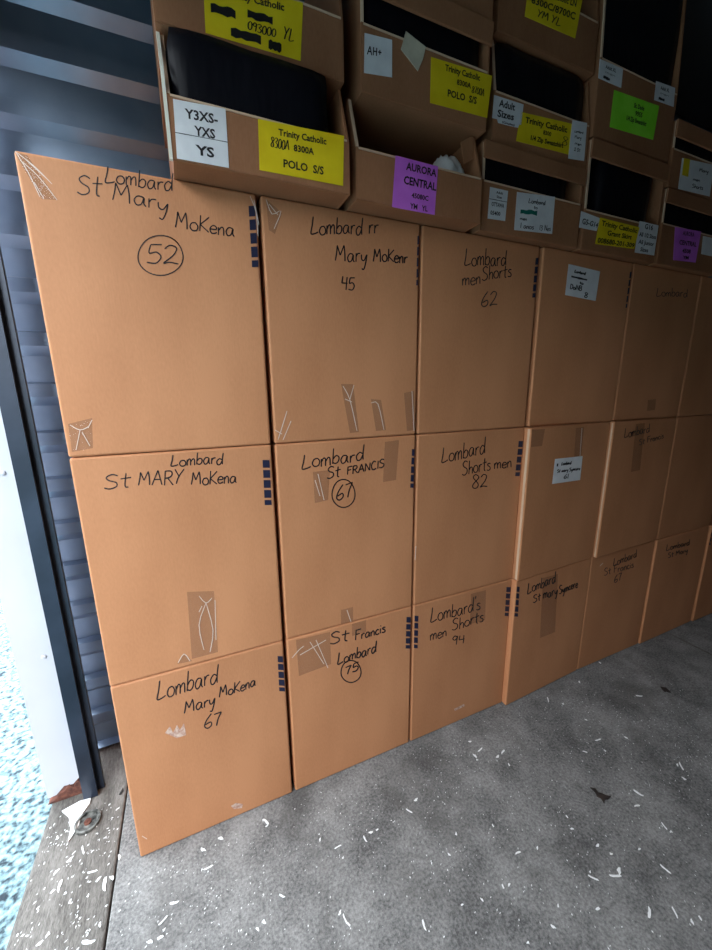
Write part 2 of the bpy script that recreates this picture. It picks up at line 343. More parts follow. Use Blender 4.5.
# ------------------------------------------------------------------ the big cartons
CX = [(0.0, .4655), (.4765, .935), (.943, 1.413), (1.427, 1.904), (1.914, 2.372), (2.388, 2.868), (2.888, 3.35)]
RZ = [(0.0, .5985), (.6005, 1.2180), (1.2200, 1.8310)]
DEPTH = 0.445
PROUD = {(3, 1): .028, (4, 1): .018, (3, 0): .022, (5, 0): .006, (6, 0): .008, (3, 2): .004, (4, 2): .003, (6, 1): .012}
SKEW = {(3, 1): .050, (4, 1): .032, (3, 0): .044, (5, 0): .01}        # these stand a little askew: left edge forward
OVR = {(3, 1): (1.4145, 1.894), (4, 1): (1.900, 2.374), (3, 0): (1.4145, 1.893), (4, 0): (1.8985, 2.372), (5, 0): (2.380, 2.866), (6, 0): (2.876, 3.34)}
NUM = ['bottom', 'middle', 'top']
LAB = {
 (0, 2): 'large brown carton with circled 52, top of the stack nearest the door',
 (1, 2): 'large brown carton marked 45 in marker, with torn tape along its lower edge',
 (2, 2): 'large brown carton marked men shorts 62, in the top row of cartons',
 (3, 2): 'brown carton in the top row with a square white note near its top',
 (4, 2): 'shadowed brown carton in the top row, right of the one with a square white note',
 (5, 2): 'dark shadowed carton at the right edge of the photo, top carton row',
 (0, 1): 'large brown carton with taped bottom centre, middle of the stack nearest the door',
 (1, 1): 'large brown carton with circled 67, middle of the second stack from the door',
 (2, 1): 'large brown carton marked shorts men 82, in the middle row',
 (3, 1): 'brown carton in the middle row with a white note hanging on tape',
 (4, 1): 'shadowed brown carton in the middle row, right of the one with a taped white note',
 (5, 1): 'dark shadowed carton at the right edge of the photo, middle row',
 (0, 0): 'brown carton marked 67 uncircled, on the floor nearest the door',
 (1, 0): 'brown carton with circled 75, on the concrete floor',
 (2, 0): 'brown carton marked men shorts 94, on the concrete floor',
 (3, 0): 'brown carton with two lines of marker and a vertical tape band, fourth on the floor',
 (4, 0): 'shadowed brown carton on the floor, fifth from the door',
 (5, 0): 'dark shadowed carton on the floor, sixth from the door',
 (6, 0): 'dark carton on the floor at the right edge of the photo, last one visible',
}
def carton_mesh(x0, x1, z0, z1, seed):
    bm = bmesh.new()
    nx, nz = 6, 8; w = x1-x0; h = z1-z0
    box(bm, (0, 0, 0), (w, DEPTH, h))
    bmesh.ops.bevel(bm, geom=bm.edges[:], offset=0.0055, segments=3, profile=0.5, affect='EDGES')
    return bm
WRITE = {  # word, start px, end px, cap height px
 (0, 2): [('Lombard', (104, 182), (174, 191), 17), ('St', (77, 193), (103, 197), 20), ('Mary', (112, 200), (170, 213), 19), ('MoKena', (175, 227), (235, 237), 16), ('52', (146, 263), (180, 264), 19)],
 (1, 2): [('Lombard rr', (310, 234.5), (379, 234), 17), ('Mary', (335, 261), (368, 263), 16), ('MoKenr', (373, 261), (408, 263), 13), ('45', (341, 289), (355, 290), 13)],
 (2, 2): [('Lombard', (464, 265), (507, 266), 16), ('men', (462, 285), (481, 284), 14), ('Shorts', (482, 280), (512, 277), 14), ('62', (481, 308), (498, 304), 14)],
 (4, 2): [('Lombard', (656, 296), (688, 297), 8)],
 (0, 1): [('Lombard', (170, 466), (224, 464), 12), ('St', (104, 489), (132, 487), 15), ('MARY', (138, 486), (184, 484), 14), ('MoKena', (191, 485), (237, 483), 13)],
 (1, 1): [('Lombard', (301, 469), (365, 460), 15), ('St', (327, 479), (341, 476), 11), ('FRANCIS', (347, 475), (385, 467), 8), ('67', (336, 501), (353, 496), 14)],
 (2, 1): [('Lombard', (441, 463), (486, 453), 16), ('Shorts', (462, 475), (491, 470), 14), ('men', (494, 469), (512, 467), 11), ('82', (472, 489), (488, 487), 13)],
 (4, 1): [('Lombard', (624, 438), (650, 432), 9), ('St Francis', (639, 445), (664, 438), 6)],
 (0, 0): [('Lombard', (156, 701), (219, 682), 19), ('Mary', (184, 713), (216, 704), 13), ('MoKena', (219, 698), (256, 686), 11), ('67', (204, 729), (222, 724), 13)],
 (1, 0): [('St', (330, 644), (350, 640), 12), ('Francis', (355, 640), (386, 632), 10), ('Lombard', (337, 665), (377, 652), 11), ('75', (345, 675), (359, 670), 8)],
 (2, 0): [("Lombard's", (430, 623), (481, 609), 14), ('men', (430, 641), (447, 636), 11), ('Shorts', (452, 631), (484, 621), 12), ('94', (452, 646), (465, 643), 9)],
 (3, 0): [('Lombard', (527, 594), (556, 582), 11), ('St', (533, 603), (541, 600), 8), ('mary', (543, 599), (558, 594), 9), ('Symcere', (559, 594), (578, 587), 8)],
 (4, 0): [('Lombard', (613, 566), (637, 557), 8), ('St Francis', (604, 576), (634, 567), 7), ('67', (614, 583), (622, 580), 7)],
 (5, 0): [('Lombard', (666, 551), (690, 545), 6), ('St Mary', (668, 558), (688, 552), 5)],
}
CIRC = {(0, 2): (160.5, 255.5, 22.5, 20), (1, 1): (343.5, 493.5, 11.5, 14), (1, 0): (351, 671.5, 10, 11)}
TAPE = {
 (0, 2): [[(14, 152), (27, 155), (57, 200), (42, 199)], [(68, 424), (92, 418), (93, 448), (72, 452)]],
 (1, 2): [[(266, 199), (282, 213), (275, 234), (269, 230)], [(341, 384), (353, 384), (359, 432), (350, 433)], [(371, 399), (381, 400), (386, 430), (376, 431)], [(404, 393), (414, 391), (415, 430), (407, 431)]],
 (4, 2): [[(648, 400), (656, 399), (655, 410), (647, 411)]],
 (0, 1): [[(187, 592), (214, 591), (218, 652), (192, 659)], [(177, 664), (184, 653), (192, 661)]],
 (1, 1): [[(313, 472), (330, 470), (328, 500), (315, 503)], [(385, 442), (399, 440), (396, 480), (383, 482)], [(341, 610), (353, 607), (353, 621), (341, 624)]],
 (3, 1): [[(576, 428), (584, 427), (581, 458), (574, 460)], [(532, 430), (545, 429), (542, 446), (531, 447)]],
 (1, 0): [[(296, 640), (330, 632), (331, 664), (299, 676)], [(352, 624), (366, 620), (366, 632), (352, 636)]],
 (2, 0): [[(471, 594), (486, 590), (485, 620), (470, 624)]],
 (3, 0): [[(543, 578), (558, 574), (555, 632), (540, 638)]],
 (4, 1): [[(636, 424), (645, 423), (640, 470), (631, 472)]],
}
CREASE = {
 (0, 2): [[(15, 151), (28, 172), (40, 197)], [(16, 152), (34, 166), (52, 184)], [(20, 160), (38, 176), (57, 200)], [(24, 158), (46, 178)], [(34, 182), (44, 199)], [(70, 425), (80, 430), (88, 427)], [(80, 430), (76, 450)], [(88, 428), (92, 420)], [(82, 432), (90, 446)], [(250, 196), (256, 212), (258, 236)], [(254, 200), (259, 225)]],
 (1, 2): [[(266, 199), (272, 214), (281, 211), (274, 229)], [(269, 204), (278, 215)], [(278, 440), (283, 424), (287, 411)], [(283, 440), (291, 421)], [(275, 430), (282, 434)], [(343, 386), (350, 400), (357, 431)], [(350, 399), (354, 385)], [(345, 399), (352, 402)], [(371, 403), (378, 404), (384, 430)], [(412, 391), (414, 431)]],
 (0, 1): [[(199, 596), (206, 603), (212, 598)], [(206, 603), (199, 625), (204, 650)], [(206, 603), (213, 630), (210, 652)], [(199, 612), (202, 606)], [(178, 663), (184, 654), (190, 661)], [(215, 600), (216, 640)]],
 (1, 1): [[(315, 480), (320, 496)], [(318, 474), (324, 500)], [(347, 610), (351, 622)]],
 (1, 0): [[(292, 658), (299, 650), (304, 646)], [(310, 642), (324, 664)], [(316, 640), (328, 668)], [(300, 655), (326, 640)]],
 (3, 1): [[(582, 428), (580, 457)]],
 (2, 1): [[(415, 560), (416, 546)]],
 (4, 0): [[(600, 566), (603, 563)]],
 (0, 0): [[(142, 836), (147, 839)]],
}
SCUFF = {(0, 0): [[(165, 733), (170, 726), (173, 733), (177, 725), (180, 730), (184, 723), (186, 735), (177, 738)], [(231, 806), (236, 803), (243, 804), (242, 808), (234, 809)]],
         (2, 0): [[(454, 709), (464, 704), (465, 706), (455, 711)]]}
STR = {  # navy print marks: polyline of centre px (top, bottom), width px, count
 (0, 2): ((253, 206), (257, 274), 9, 5), (1, 2): ((419.5, 236), (418, 291), 4, 5), (2, 2): ((538, 258), (534, 302), 4.5, 5),
 (3, 2): ((632, 272), (627, 312), 4, 5), (0, 1): ((266, 460), (268.5, 510), 7, 5), (1, 1): ((414, 449), (412, 492), 4, 5),
 (2, 1): ((521, 441), (517, 480), 4.5, 5), (0, 0): ((281, 656), (283, 695), 7, 5), (1, 0): ((409, 617), (408, 652), 5, 5),
 (2, 0): ((509, 587), (507, 619), 5, 5)}
STRL = {(2, 0): ((416, 616), (415, 652), 5, 5), (3, 0): ((517.5, 587), (515.5, 620), 4.5, 5), (6, 0): ((711, 528), (708, 548), 4, 4), (2, 2): None}
NOTES = {(3, 2): [(568.5, 264), (600, 271.5), (595.5, 301), (565, 295)], (3, 1): [(555, 459), (582.5, 456), (580, 480), (552, 484)]}

def sheet(name, quad3, n, mat, parent, thick=0.0006):
    """thin paper through four 3D corners TL TR BR BL; n = outward normal"""
    q = [Vector(p) for p in quad3]; V = [p + n*thick for p in q] + [p for p in q]
    return pyd(name, V, [(0, 3, 2, 1), (0, 1, 5, 4), (1, 2, 6, 5), (2, 3, 7, 6), (3, 0, 4, 7), (4, 5, 6, 7)], mat, parent)
_font = {}
def type_mesh(s):
    if s not in _font:
        cu = bpy.data.curves.new('t', 'FONT'); cu.body = s; cu.size = 1; cu.resolution_u = 2; cu.offset = 0.028
        ob = bpy.data.objects.new('t', cu); COL.objects.link(ob)
        me = bpy.data.meshes.new_from_object(ob.evaluated_get(bpy.context.evaluated_depsgraph_get()))
        vs_ = [(v.co.x, v.co.y) for v in me.vertices]; fs = [tuple(p.vertices) for p in me.polygons]
        bpy.data.objects.remove(ob); bpy.data.curves.remove(cu); bpy.data.meshes.remove(me)
        x0 = min(v[0] for v in vs_); x1 = max(v[0] for v in vs_)
        _font[s] = ([((x-x0)/(x1-x0), y/0.72) for x, y in vs_], fs)
    return _font[s]
def quadmap(q, n, off):
    a, b, c, d = [Vector(p) for p in q]
    return lambda u, v: (a*(1-u)+b*u)*(1-v) + (d*(1-u)+c*u)*v + n*off
def lettering(parent, q, n, lines, mat='ink', name='lettering', off=0.0011, handw=None, extra=()):
    """lines: (text, u0, u1, v baseline, cap height in v); v runs downwards; '~' in front = handwritten, '#' = solid bar"""
    put = quadmap(q, n, off); V, F = [], []
    for t, u0, u1, v, h in lines:
        if t[0] == '~': hand(V, F, t[1:], (u0, v), (u1, v), h, handw or 0.035, put)
        elif t[0] == '#':
            b = len(V); k = 6
            for i in range(k+1):
                uu = u0+(u1-u0)*i/k
                V.append(put(uu, v-h*RNG.uniform(.8, 1.1))); V.append(put(uu, v+h*RNG.uniform(-.1, .2)))
            F += [(b+2*i, b+2*i+1, b+2*i+3, b+2*i+2) for i in range(k)]
        else:
            vs_, fs = type_mesh(t); b = len(V)
            V += [put(u0+(u1-u0)*x, v-h*y) for x, y in vs_]
            F += [tuple(b+i for i in f) for f in fs]
    return pyd(name, V, F, mat, parent)

NEG = Vector((0, -1, 0))
for (c, r), label in LAB.items():
    (x0, x1), (z0, z1) = OVR.get((c, r), CX[c]), RZ[r]
    yf = -PROUD.get((c, r), 0.0)
    t = thing('cardboard_carton', ((x0+x1)/2, yf+DEPTH/2, z0), label, 'cardboard box', 'stacked shipping cartons')
    bm = carton_mesh(x0, x1, z0, z1, c*3+r)
    sk = SKEW.get((c, r), 0.0); key0 = (c, r)
    for v in bm.verts: v.co.y += sk*v.co.x*(1-v.co.y/DEPTH)
    me = bpy.data.meshes.new('carton_body'); bm.normal_update(); bm.to_mesh(me); bm.free()
    o = link('carton_body', me, 'card'); o.parent = t; o.location = (x0-(x0+x1)/2, -DEPTH/2, 0)
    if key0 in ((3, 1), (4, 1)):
        slab('worn_lit_edge', (x0-.0012, yf+.005, z0+.005), (x0+.0005, yf+(.015 if c == 3 else .011), z1-.005), 'cut', t)  # worn pale edge; its colour also carries the daylight on this side
    key = (c, r); put = facep(yf, .0007, x0, sk)
    if key in WRITE:
        V, F = [], []
        lw = 1.3 if c < 2 else 1.0
        if c >= 4: lw = 0.7
        for wd, a, b, h in WRITE[key]:
            V, F = [], []; hand(V, F, wd, a, b, h, lw, put)
            o = pyd('marker_word', V, F, 'ink', t)
        if key in CIRC:
            cx, cy, rx, ry = CIRC[key]
            pts = [(cx+rx*(1+.03*math.sin(3*a))*math.cos(a), cy+ry*math.sin(a)) for a in [(-1.2+i*6.9/40) for i in range(41)]]
            V, F = [], []; ribbon(V, F, pts, lw*0.9, put)
            pyd('marker_circle', V, F, 'ink', t)
    for k, q in enumerate(TAPE.get(key, [])):
        p2 = facep(yf, 0.0003+0.0001*k, x0, sk)
        pyd('packing_tape', [p2(*p) for p in q], [tuple(range(len(q)))[::-1]], 'tape', t)
    if key in CREASE:
        for s in CREASE[key]:
            V, F = [], []; ribbon(V, F, catmull(s, 3), 0.75, facep(yf, 0.0018, x0, sk))
            pyd('tape_crease', V, F, 'crease', t)
    for q in SCUFF.get(key, []):
        pyd('torn_scuff', [facep(yf, 0.0005, x0, sk)(*p) for p in q], [tuple(range(len(q)))[::-1]], 'scuff', t)
    for tab in (STR, STRL):
        if tab.get(key):
            (ax, ay), (bx, by), w, n = tab[key]; V, F = [], []
            for i in range(n):
                f0, f1 = i/n, (i+(0.78 if i < n-1 else 0.5))/n
                b = len(V)
                P0 = (ax+(bx-ax)*f0, ay+(by-ay)*f0); P1 = (ax+(bx-ax)*f1, ay+(by-ay)*f1)
                for p, s in ((P0, -1), (P0, 1), (P1, 1), (P1, -1)):
                    q = put(p[0]+s*w/2, p[1]); q.x = min(max(q.x, x0+.004), x1-.004); V.append(q)
                F.append((b, b+3, b+2, b+1))
            o = pyd('printed_bars', V, F, 'navy', t)
    if key in NOTES:
        q = [facep(yf, .0006, x0, sk)(a, b) for a, b in NOTES[key]]
        s = sheet('paper_note', q, NEG, 'white', t)
        if key == (3, 2):
            lettering(s, q, NEG, [('~Lombard', .2, .55, .22, .09), ('#', .12, .62, .40, .06), ('~to', .4, .52, .55, .09), ('~DaNB', .12, .5, .77, .16), ('~8', .6, .72, .95, .17)], name='note_writing', handw=.03)
        else:
            lettering(s, q, NEG, [('#', .08, .13, .3, .12), ('~Lombard', .24, .6, .28, .13), ('~St mary Symcere', .12, .95, .56, .13), ('~61', .38, .56, .85, .18)], name='note_writing', handw=.03)

# ------------------------------------------------------------------ the open-fronted cardboard bins on top
BACK = 0.40
def bin_box(x0, x1, z0, z1, ztop, yf, yt, label, strip=0.0, side=0.006):
    """open-fronted bin: lip z0..z1 at y = yf, sides rise (slanting back to y = yt) to ztop; strip = height of the front rail at the top"""
    t = thing('bin_box', ((x0+x1)/2, 0.2, z0), label, 'bin box', 'open cardboard bins above the cartons')
    T = side
    if strip: yt = yf+.003
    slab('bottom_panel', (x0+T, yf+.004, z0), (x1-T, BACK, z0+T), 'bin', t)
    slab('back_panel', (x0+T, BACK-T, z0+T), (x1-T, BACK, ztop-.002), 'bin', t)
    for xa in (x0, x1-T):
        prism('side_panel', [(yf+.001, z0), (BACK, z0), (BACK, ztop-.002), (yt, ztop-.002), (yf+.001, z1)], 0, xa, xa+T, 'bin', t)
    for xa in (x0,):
        prism('lit_side_edge', [(yf, z1+.004), (yf+.004, z1+.004), (yt+.003, ztop-.004), (yt-.001, ztop-.004)], 0, xa-.0005, xa+T+.0005, 'cut', t)  # left edges only: the lit rim is put into the paler colour
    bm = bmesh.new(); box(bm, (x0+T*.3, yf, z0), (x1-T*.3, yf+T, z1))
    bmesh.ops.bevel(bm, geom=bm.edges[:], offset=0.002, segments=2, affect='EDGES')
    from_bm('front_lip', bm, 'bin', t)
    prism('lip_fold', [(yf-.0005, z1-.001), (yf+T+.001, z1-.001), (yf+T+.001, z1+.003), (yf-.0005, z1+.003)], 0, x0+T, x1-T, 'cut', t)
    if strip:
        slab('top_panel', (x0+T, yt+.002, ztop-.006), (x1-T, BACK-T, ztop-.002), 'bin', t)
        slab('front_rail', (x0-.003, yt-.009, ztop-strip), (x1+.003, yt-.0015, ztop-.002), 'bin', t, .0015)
    return t
def paper(t, yf, quad, mat, lines=(), name='paper_label', handw=None, ink='ink', label=None):
    q = [px(a, b, 1, yf-.0006) for a, b in quad]
    s = sheet(name, q, NEG, mat, t)
    if label: s['label'] = label
    if lines: lettering(s, q, NEG, lines, ink, handw=handw)
    return s, q
def zof(x, y, yp): return px(x, y, 1, yp).z
def xof(x, y, yp): return px(x, y, 1, yp).x

Z0 = 1.832
# first column
f = -.078
b1 = bin_box(.286, .681, Z0, zof(250, 116, f), 2.081, f, -.025, 'open cardboard bin nearest the door with white and yellow labels, resting on the cartons')
paper(b1, f, [(173, 99), (225.5, 109), (229, 168), (177, 158.5)], 'white', [('Y3XS-', .2, .83, .28, .16), ('YXS', .36, .76, .54, .16), ('YS', .36, .72, .87, .17), ('#', .0, 1, .565, .012)], label='white size label')
paper(b1, f, [(258, 119), (344, 136), (343, 186), (259.5, 170)], 'yellow', [('Trinity Catholic', .22, .78, .24, .13), ('~8300A', .13, .34, .50, .2), ('8300A', .39, .63, .49, .13), ('POLO  S/S', .27, .75, .85, .16)], handw=.013, label='yellow label')
prism('lit_edge_liner', [(-.0795, Z0), (-.070, Z0), (-.070, 1.99), (-.018, 2.078), (-.030, 2.078), (-.0795, 1.99)], 0, .279, .2855, 'lit_liner', b1)  # white strip whose colour carries the daylight on the side panel's front edge
f = -.045
u1 = bin_box(.279, .684, 2.084, 2.205, 2.36, f, -.01, 'open cardboard bin with a yellow label partly blacked out by marker')
paper(u1, f, [(203, -22), (303, 3), (300.5, 61), (205.5, 33)], 'yellow', [('Trinity Catholic', .2, .8, .22, .13), ('#', .06, .30, .58, .16), ('#', .42, .68, .50, .13), ('~093000', .42, .72, .72, .15), ('#', .25, .56, .92, .17), ('~YL', .80, .92, .72, .22), ('#', .64, .78, .95, .16)], handw=.014, label='yellow label with blacked-out lines')
# second column
f = -.065
b2 = bin_box(.705, 1.098, Z0, zof(417, 163, f), 2.072, f, -.02, 'open cardboard bin with a purple label and white plastic inside')
paper(b2, f, [(395.5, 155.5), (438, 166.5), (434.5, 215), (392, 207)], 'magenta', [('AURORA', .25, .97, .22, .15), ('CENTRAL', .22, .99, .50, .16), ('45080C', .42, .82, .74, .10), ('YM   YL', .40, .82, .96, .11)], label='purple label')
fl = [px(a, b, 1, -.03) for a, b in [(461, 142), (472, 136), (480, 150), (478, 160), (464, 164)]]
prism('torn_flap', [(min(p.x, 1.090), p.z) for p in fl], 1, -.03, -.026, 'bin', b2)
f = -.045
u2 = bin_box(.730, 1.118, 2.076, zof(427, 49, f), 2.328, f, -.02, 'open cardboard bin with a white AH+ label, torn masking tape and a yellow label', strip=.055)
sa, qa = paper(u2, f, [(364.5, 33), (392, 40), (392, 77.5), (364, 73)], 'white', label='white handwritten label')
for ch, ua, ub in (('~A', .10, .28), ('~H', .30, .46), ('~+', .48, .62)): lettering(sa, qa, NEG, [(ch, ua, ub, .52, .22)], name='handwritten_letter', handw=.04)
q = [px(a, b, 1, f-.002) for a, b in [(406, 31), (426, 47), (423, 59), (418, 71), (401, 49)]]
V = q + [p+Vector((0, .0012, 0)) for p in q]; n = 5
pyd('torn_masking_tape', V, [tuple(range(n))[::-1], tuple(range(n, 2*n))] + [(i, (i+1) % n, n+(i+1) % n, n+i) for i in range(n)], 'kraft', u2)
paper(u2, f, [(431, 57), (492, 76), (487, 118), (430, 103)], 'yellow', [('Trinity Catholic', .22, .80, .20, .14), ('8300A', .42, .66, .43, .12), ('~8700A', .68, .90, .52, .16), ('POLO  S/S', .28, .78, .75, .16)], handw=.013, label='yellow label')
t2 = bin_box(.735, 1.125, 2.332, 2.44, 2.60, -.04, -.02, 'cardboard bin cut off by the top of the photo, above the white AH+ label')
# third column
f = -.03
b3 = bin_box(1.128, 1.552, Z0, zof(533, 193, f), 2.066, f, -.012, 'open cardboard bin with a small and a large white label, below the yellow sweatshirt label', strip=.045)
paper(b3, f, [(490, 187), (508, 191), (505, 221), (487.5, 218.5)], 'white', [('Adult', .35, .72, .16, .08), ('Sizes', .40, .68, .30, .08), ('#', .0, 1, .38, .02), ('OTTAWA', .15, .85, .58, .13), ('05400', .12, .68, .86, .13)])
sn, qn = paper(b3, f, [(517, 192), (555, 197), (552, 234), (514, 230)], 'white', [('~Lombard', .3, .75, .25, .12), ('~to', .45, .55, .38, .09), ('~men', .12, .3, .72, .09), ('~1 anos', .14, .5, .93, .14), ('~13 Nes', .64, .95, .93, .14)], handw=.016)
lettering(sn, qn, NEG, [('#', .12, .55, .54, .11)], 'teal', 'green_marker_bar')
f = -.022
u3 = bin_box(1.160, 1.566, 2.07, zof(540, 108, f), 2.335, f, 0.0, 'open cardboard bin with an adult sizes label and a yellow label with an 8', strip=0)
paper(u3, f, [(494, 95), (523.5, 104.5), (521, 125), (492, 118)], 'white', [('Adult', .18, .72, .42, .32), ('Sizes', .16, .72, .88, .32)])
paper(u3, f, [(497, 119.2), (519, 124.6), (518, 128), (498, 123)], 'white', [('(Grades)', .2, .8, .8, .6)])
paper(u3, f, [(520.6, 112), (572.4, 124), (570, 155), (516, 141)], 'yellow', [('Trinity Catholic', .1, .9, .32, .2), ('8300', .45, .6, .56, .14), ('~8', .82, .94, .74, .3), ('1/4 Zip Sweatshirt', .24, .85, .84, .16)], handw=.014, label='yellow label')
paper(u3, f-.001, [(572.4, 120), (587, 123), (584, 161), (568, 158.5)], 'white', [('~Lombard', .2, .8, .3, .06), ('~Mary', .25, .7, .45, .08), ('~men', .3, .75, .62, .08), ('~2 St', .3, .7, .78, .08)], handw=.02)
f = -.02
t3 = bin_box(1.160, 1.560, 2.339, 2.47, 2.62, f, 0.0, 'cardboard bin with a yellow YM YL label, cut off by the top of the photo')
paper(t3, f, [(529.5, -22), (583, -4), (575, 38.5), (524.5, 16.5)], 'yellow', [('Trinity Catholic LN', .1, .9, .30, .16), ('8300C/8700C', .08, .92, .60, .17), ('~YM YL', .22, .68, .88, .2)], handw=.02, label='yellow label')
# fourth column
f = -.03
b4 = bin_box(1.572, 1.985, Z0, zof(619, 218, f), 2.163, f, -.012, 'tall open cardboard bin with white, yellow and white labels side by side', strip=.056)
paper(b4, f, [(581, 211), (600.5, 218.5), (596.5, 231), (579, 227.5)], 'white', [('G5-G14', .12, .98, .74, .36)])
paper(b4, f-.001, [(600, 217.5), (639.5, 227.5), (634, 249), (595, 244)], 'yellow', [('Trinity Catholic', .06, .96, .28, .2), ('Grant Skirt', .24, .86, .6, .2), ('008680-201-309', .04, .98, .94, .2)], label='yellow label')
paper(b4, f, [(639.5, 221), (658.5, 225.5), (654, 255.5), (634.5, 252.5)], 'white', [('G16', .3, .72, .2, .16), ('All 1/2 Sizes', .08, .95, .46, .13), ('All Junior', .1, .9, .7, .13), ('Sizes', .25, .65, .93, .13)])
u4 = bin_box(1.572, 1.985, 2.168, zof(636, 75, f), 2.74, f, -.01, 'tall open cardboard bin with a bright green label and two small white labels')
paper(u4, f, [(600, 59), (623, 69), (621, 88), (598, 78)], 'white', [('Adult XL', .25, .7, .35, .18), ('~men', .25, .7, .6, .14), ('#', .2, .48, .9, .14)], handw=.013)
paper(u4, f, [(656, 81), (675, 88), (673.5, 107), (654, 100)], 'white', [('Adult XL', .25, .7, .35, .18), ('~men', .25, .7, .6, .14), ('#', .2, .5, .9, .14)], handw=.013)
paper(u4, f, [(614, 90), (659, 106), (653, 140), (609.5, 127)], 'green', [('St. Dede', .45, .68, .28, .13), ('9955', .5, .66, .48, .13), ('1/4 Zip Sweatshirt', .33, .78, .68, .13)], label='bright green label')
# fifth column
f = -.03
b5 = bin_box(2.004, 2.44, Z0, zof(680, 228, f), 2.092, f, -.012, 'shadowed cardboard bin with a dark purple label at the right edge of the photo', strip=.05)
paper(b5, f, [(675, 227), (701, 231.5), (695.5, 262.5), (673, 260)], 'magenta', [('AURORA', .3, .75, .2, .13), ('CENTRAL', .2, .9, .5, .14), ('4508', .35, .7, .74, .13), ('YM', .4, .65, .93, .1)], label='purple label')
paper(b5, f, [(703, 236), (722, 240), (719, 258), (701, 254)], 'white')
u5 = bin_box(2.004, 2.44, 2.096, zof(690, 155, f), 2.312, f, -.012, 'shadowed cardboard bin with a large white label at the right edge of the photo', strip=.055)
paper(u5, f, [(682, 158), (714, 165), (709.5, 196.5), (678, 189)], 'white', [('~Mary', .55, .85, .3, .12), ('~men', .4, .62, .62, .1), ('~Shorts', .4, .75, .85, .12)], handw=.02)
paper(u5, f-.001, [(684, 158), (690, 159.5), (688, 177), (682, 175)], 'yellow')

# dark garments in clear plastic; their near-black fronts stand in for the bins' shade
def dark_bag():
    m, nt, b = nodes('bagged_dark_cloth'); L = nt.links
    b.inputs['Base Color'].default_value = (0.004, 0.004, 0.007, 1); b.inputs['Roughness'].default_value = 0.42; b.inputs['Specular IOR Level'].default_value = 0.25
    tc = N(nt, 'ShaderNodeTexCoord'); mp = N(nt, 'ShaderNodeMapping'); mp.inputs['Scale'].default_value = (1, 1, .25); L.new(tc.outputs['Object'], mp.inputs[0])
    no = N(nt, 'ShaderNodeTexNoise'); no.inputs['Scale'].default_value = 30; L.new(mp.outputs[0], no.inputs['Vector'])
    bp = N(nt, 'ShaderNodeBump'); bp.inputs['Strength'].default_value = .4; bp.inputs['Distance'].default_value = .01
    L.new(no.outputs[0], bp.inputs['Height']); L.new(bp.outputs[0], b.inputs['Normal'])
    return m
MAT['bag'] = dark_bag()
def bundle(x0, x1, y0, y1, z0, z1, label, seed):
    rs = random.Random(seed); bm = bmesh.new(); bmesh.ops.create_cube(bm, size=1)
    bmesh.ops.subdivide_edges(bm, edges=bm.edges[:], cuts=7, use_grid_fill=True)
    ph = [rs.uniform(0, 6) for _ in range(4)]
    for v in bm.verts:
        p = v.co.copy(); q = Vector([math.copysign((abs(c)*2)**.8/2, c) for c in p])
        r = (abs(2*q.x)**24+abs(2*q.y)**24+abs(2*q.z)**24)**(1/24) or 1; q = q/r
        w = 1-.02*(math.sin(9*q.z+ph[0]+3*q.x)*math.sin(14*q.x+ph[1])+1)/2
        v.co = Vector(((q.x*w+.5)*(x1-x0)+x0-(x0+x1)/2, (q.y*w+.5)*(y1-y0)+y0-(y0+y1)/2, (q.z+.5)*(z1-z0)))
    o = from_bm('bagged_garments', bm, 'bag', None, True); o.location = ((x0+x1)/2, (y0+y1)/2, z0)
    tag(o, label, 'clothing', 'bagged dark garments in the bins'); return o
zf = lambda z: z+.0075
bundle(.2925, .640, -.070, .38, zf(Z0), 2.079, 'dark bagged garments inside the bin nearest the door', 1)
bundle(.737, 1.10, -.034, .38, zf(2.076), 2.319, 'dark bagged garments inside the bin with the white AH+ label', 2)
bundle(1.135, 1.50, -.020, .38, zf(Z0), 2.058, 'dark bagged garments inside the bin with small and large white labels', 3)
bundle(1.167, 1.545, -.013, .38, zf(2.07), 2.333, 'dark bagged garments inside the bin with the adult sizes label', 4)
bundle(1.655, 1.94, -.018, .38, zf(Z0), 2.154, 'dark bagged garments inside the tall bin with three labels side by side', 5)
bundle(1.580, 1.975, -.021, .38, zf(2.168), 2.72, 'dark bagged garments inside the bin with the bright green label', 6)
bundle(2.012, 2.42, -.019, .38, zf(Z0), 2.083, 'dark bagged garments inside the bin with the dark purple label', 7)
bundle(2.012, 2.42, -.019, .38, zf(2.096), 2.303, 'dark bagged garments in the upper bin at the right edge of the photo', 8)

# white plastic wrapping lying in the purple-label bin
bm = bmesh.new(); bmesh.ops.create_grid(bm, x_segments=22, y_segments=12, size=1)
rr = random.Random(5)
for v in bm.verts:
    x, y = v.co.x, v.co.y
    h = max(0, 1-(x*x*.9+y*y*.9))**.6
    v.co = Vector((x*.062, y*.05, h*.085 + .012*math.sin(9*x+4*y)*h + rr.uniform(-.004, .004)))
o = from_bm('plastic_wrapping', bm, 'cloth', None, True); o.location = (1.018, -.004, 1.922)
tag(o, 'crumpled white plastic wrapping inside the bin with the purple label', 'plastic bag')
m = o.modifiers.new('t', 'SOLIDIFY'); m.thickness = .002

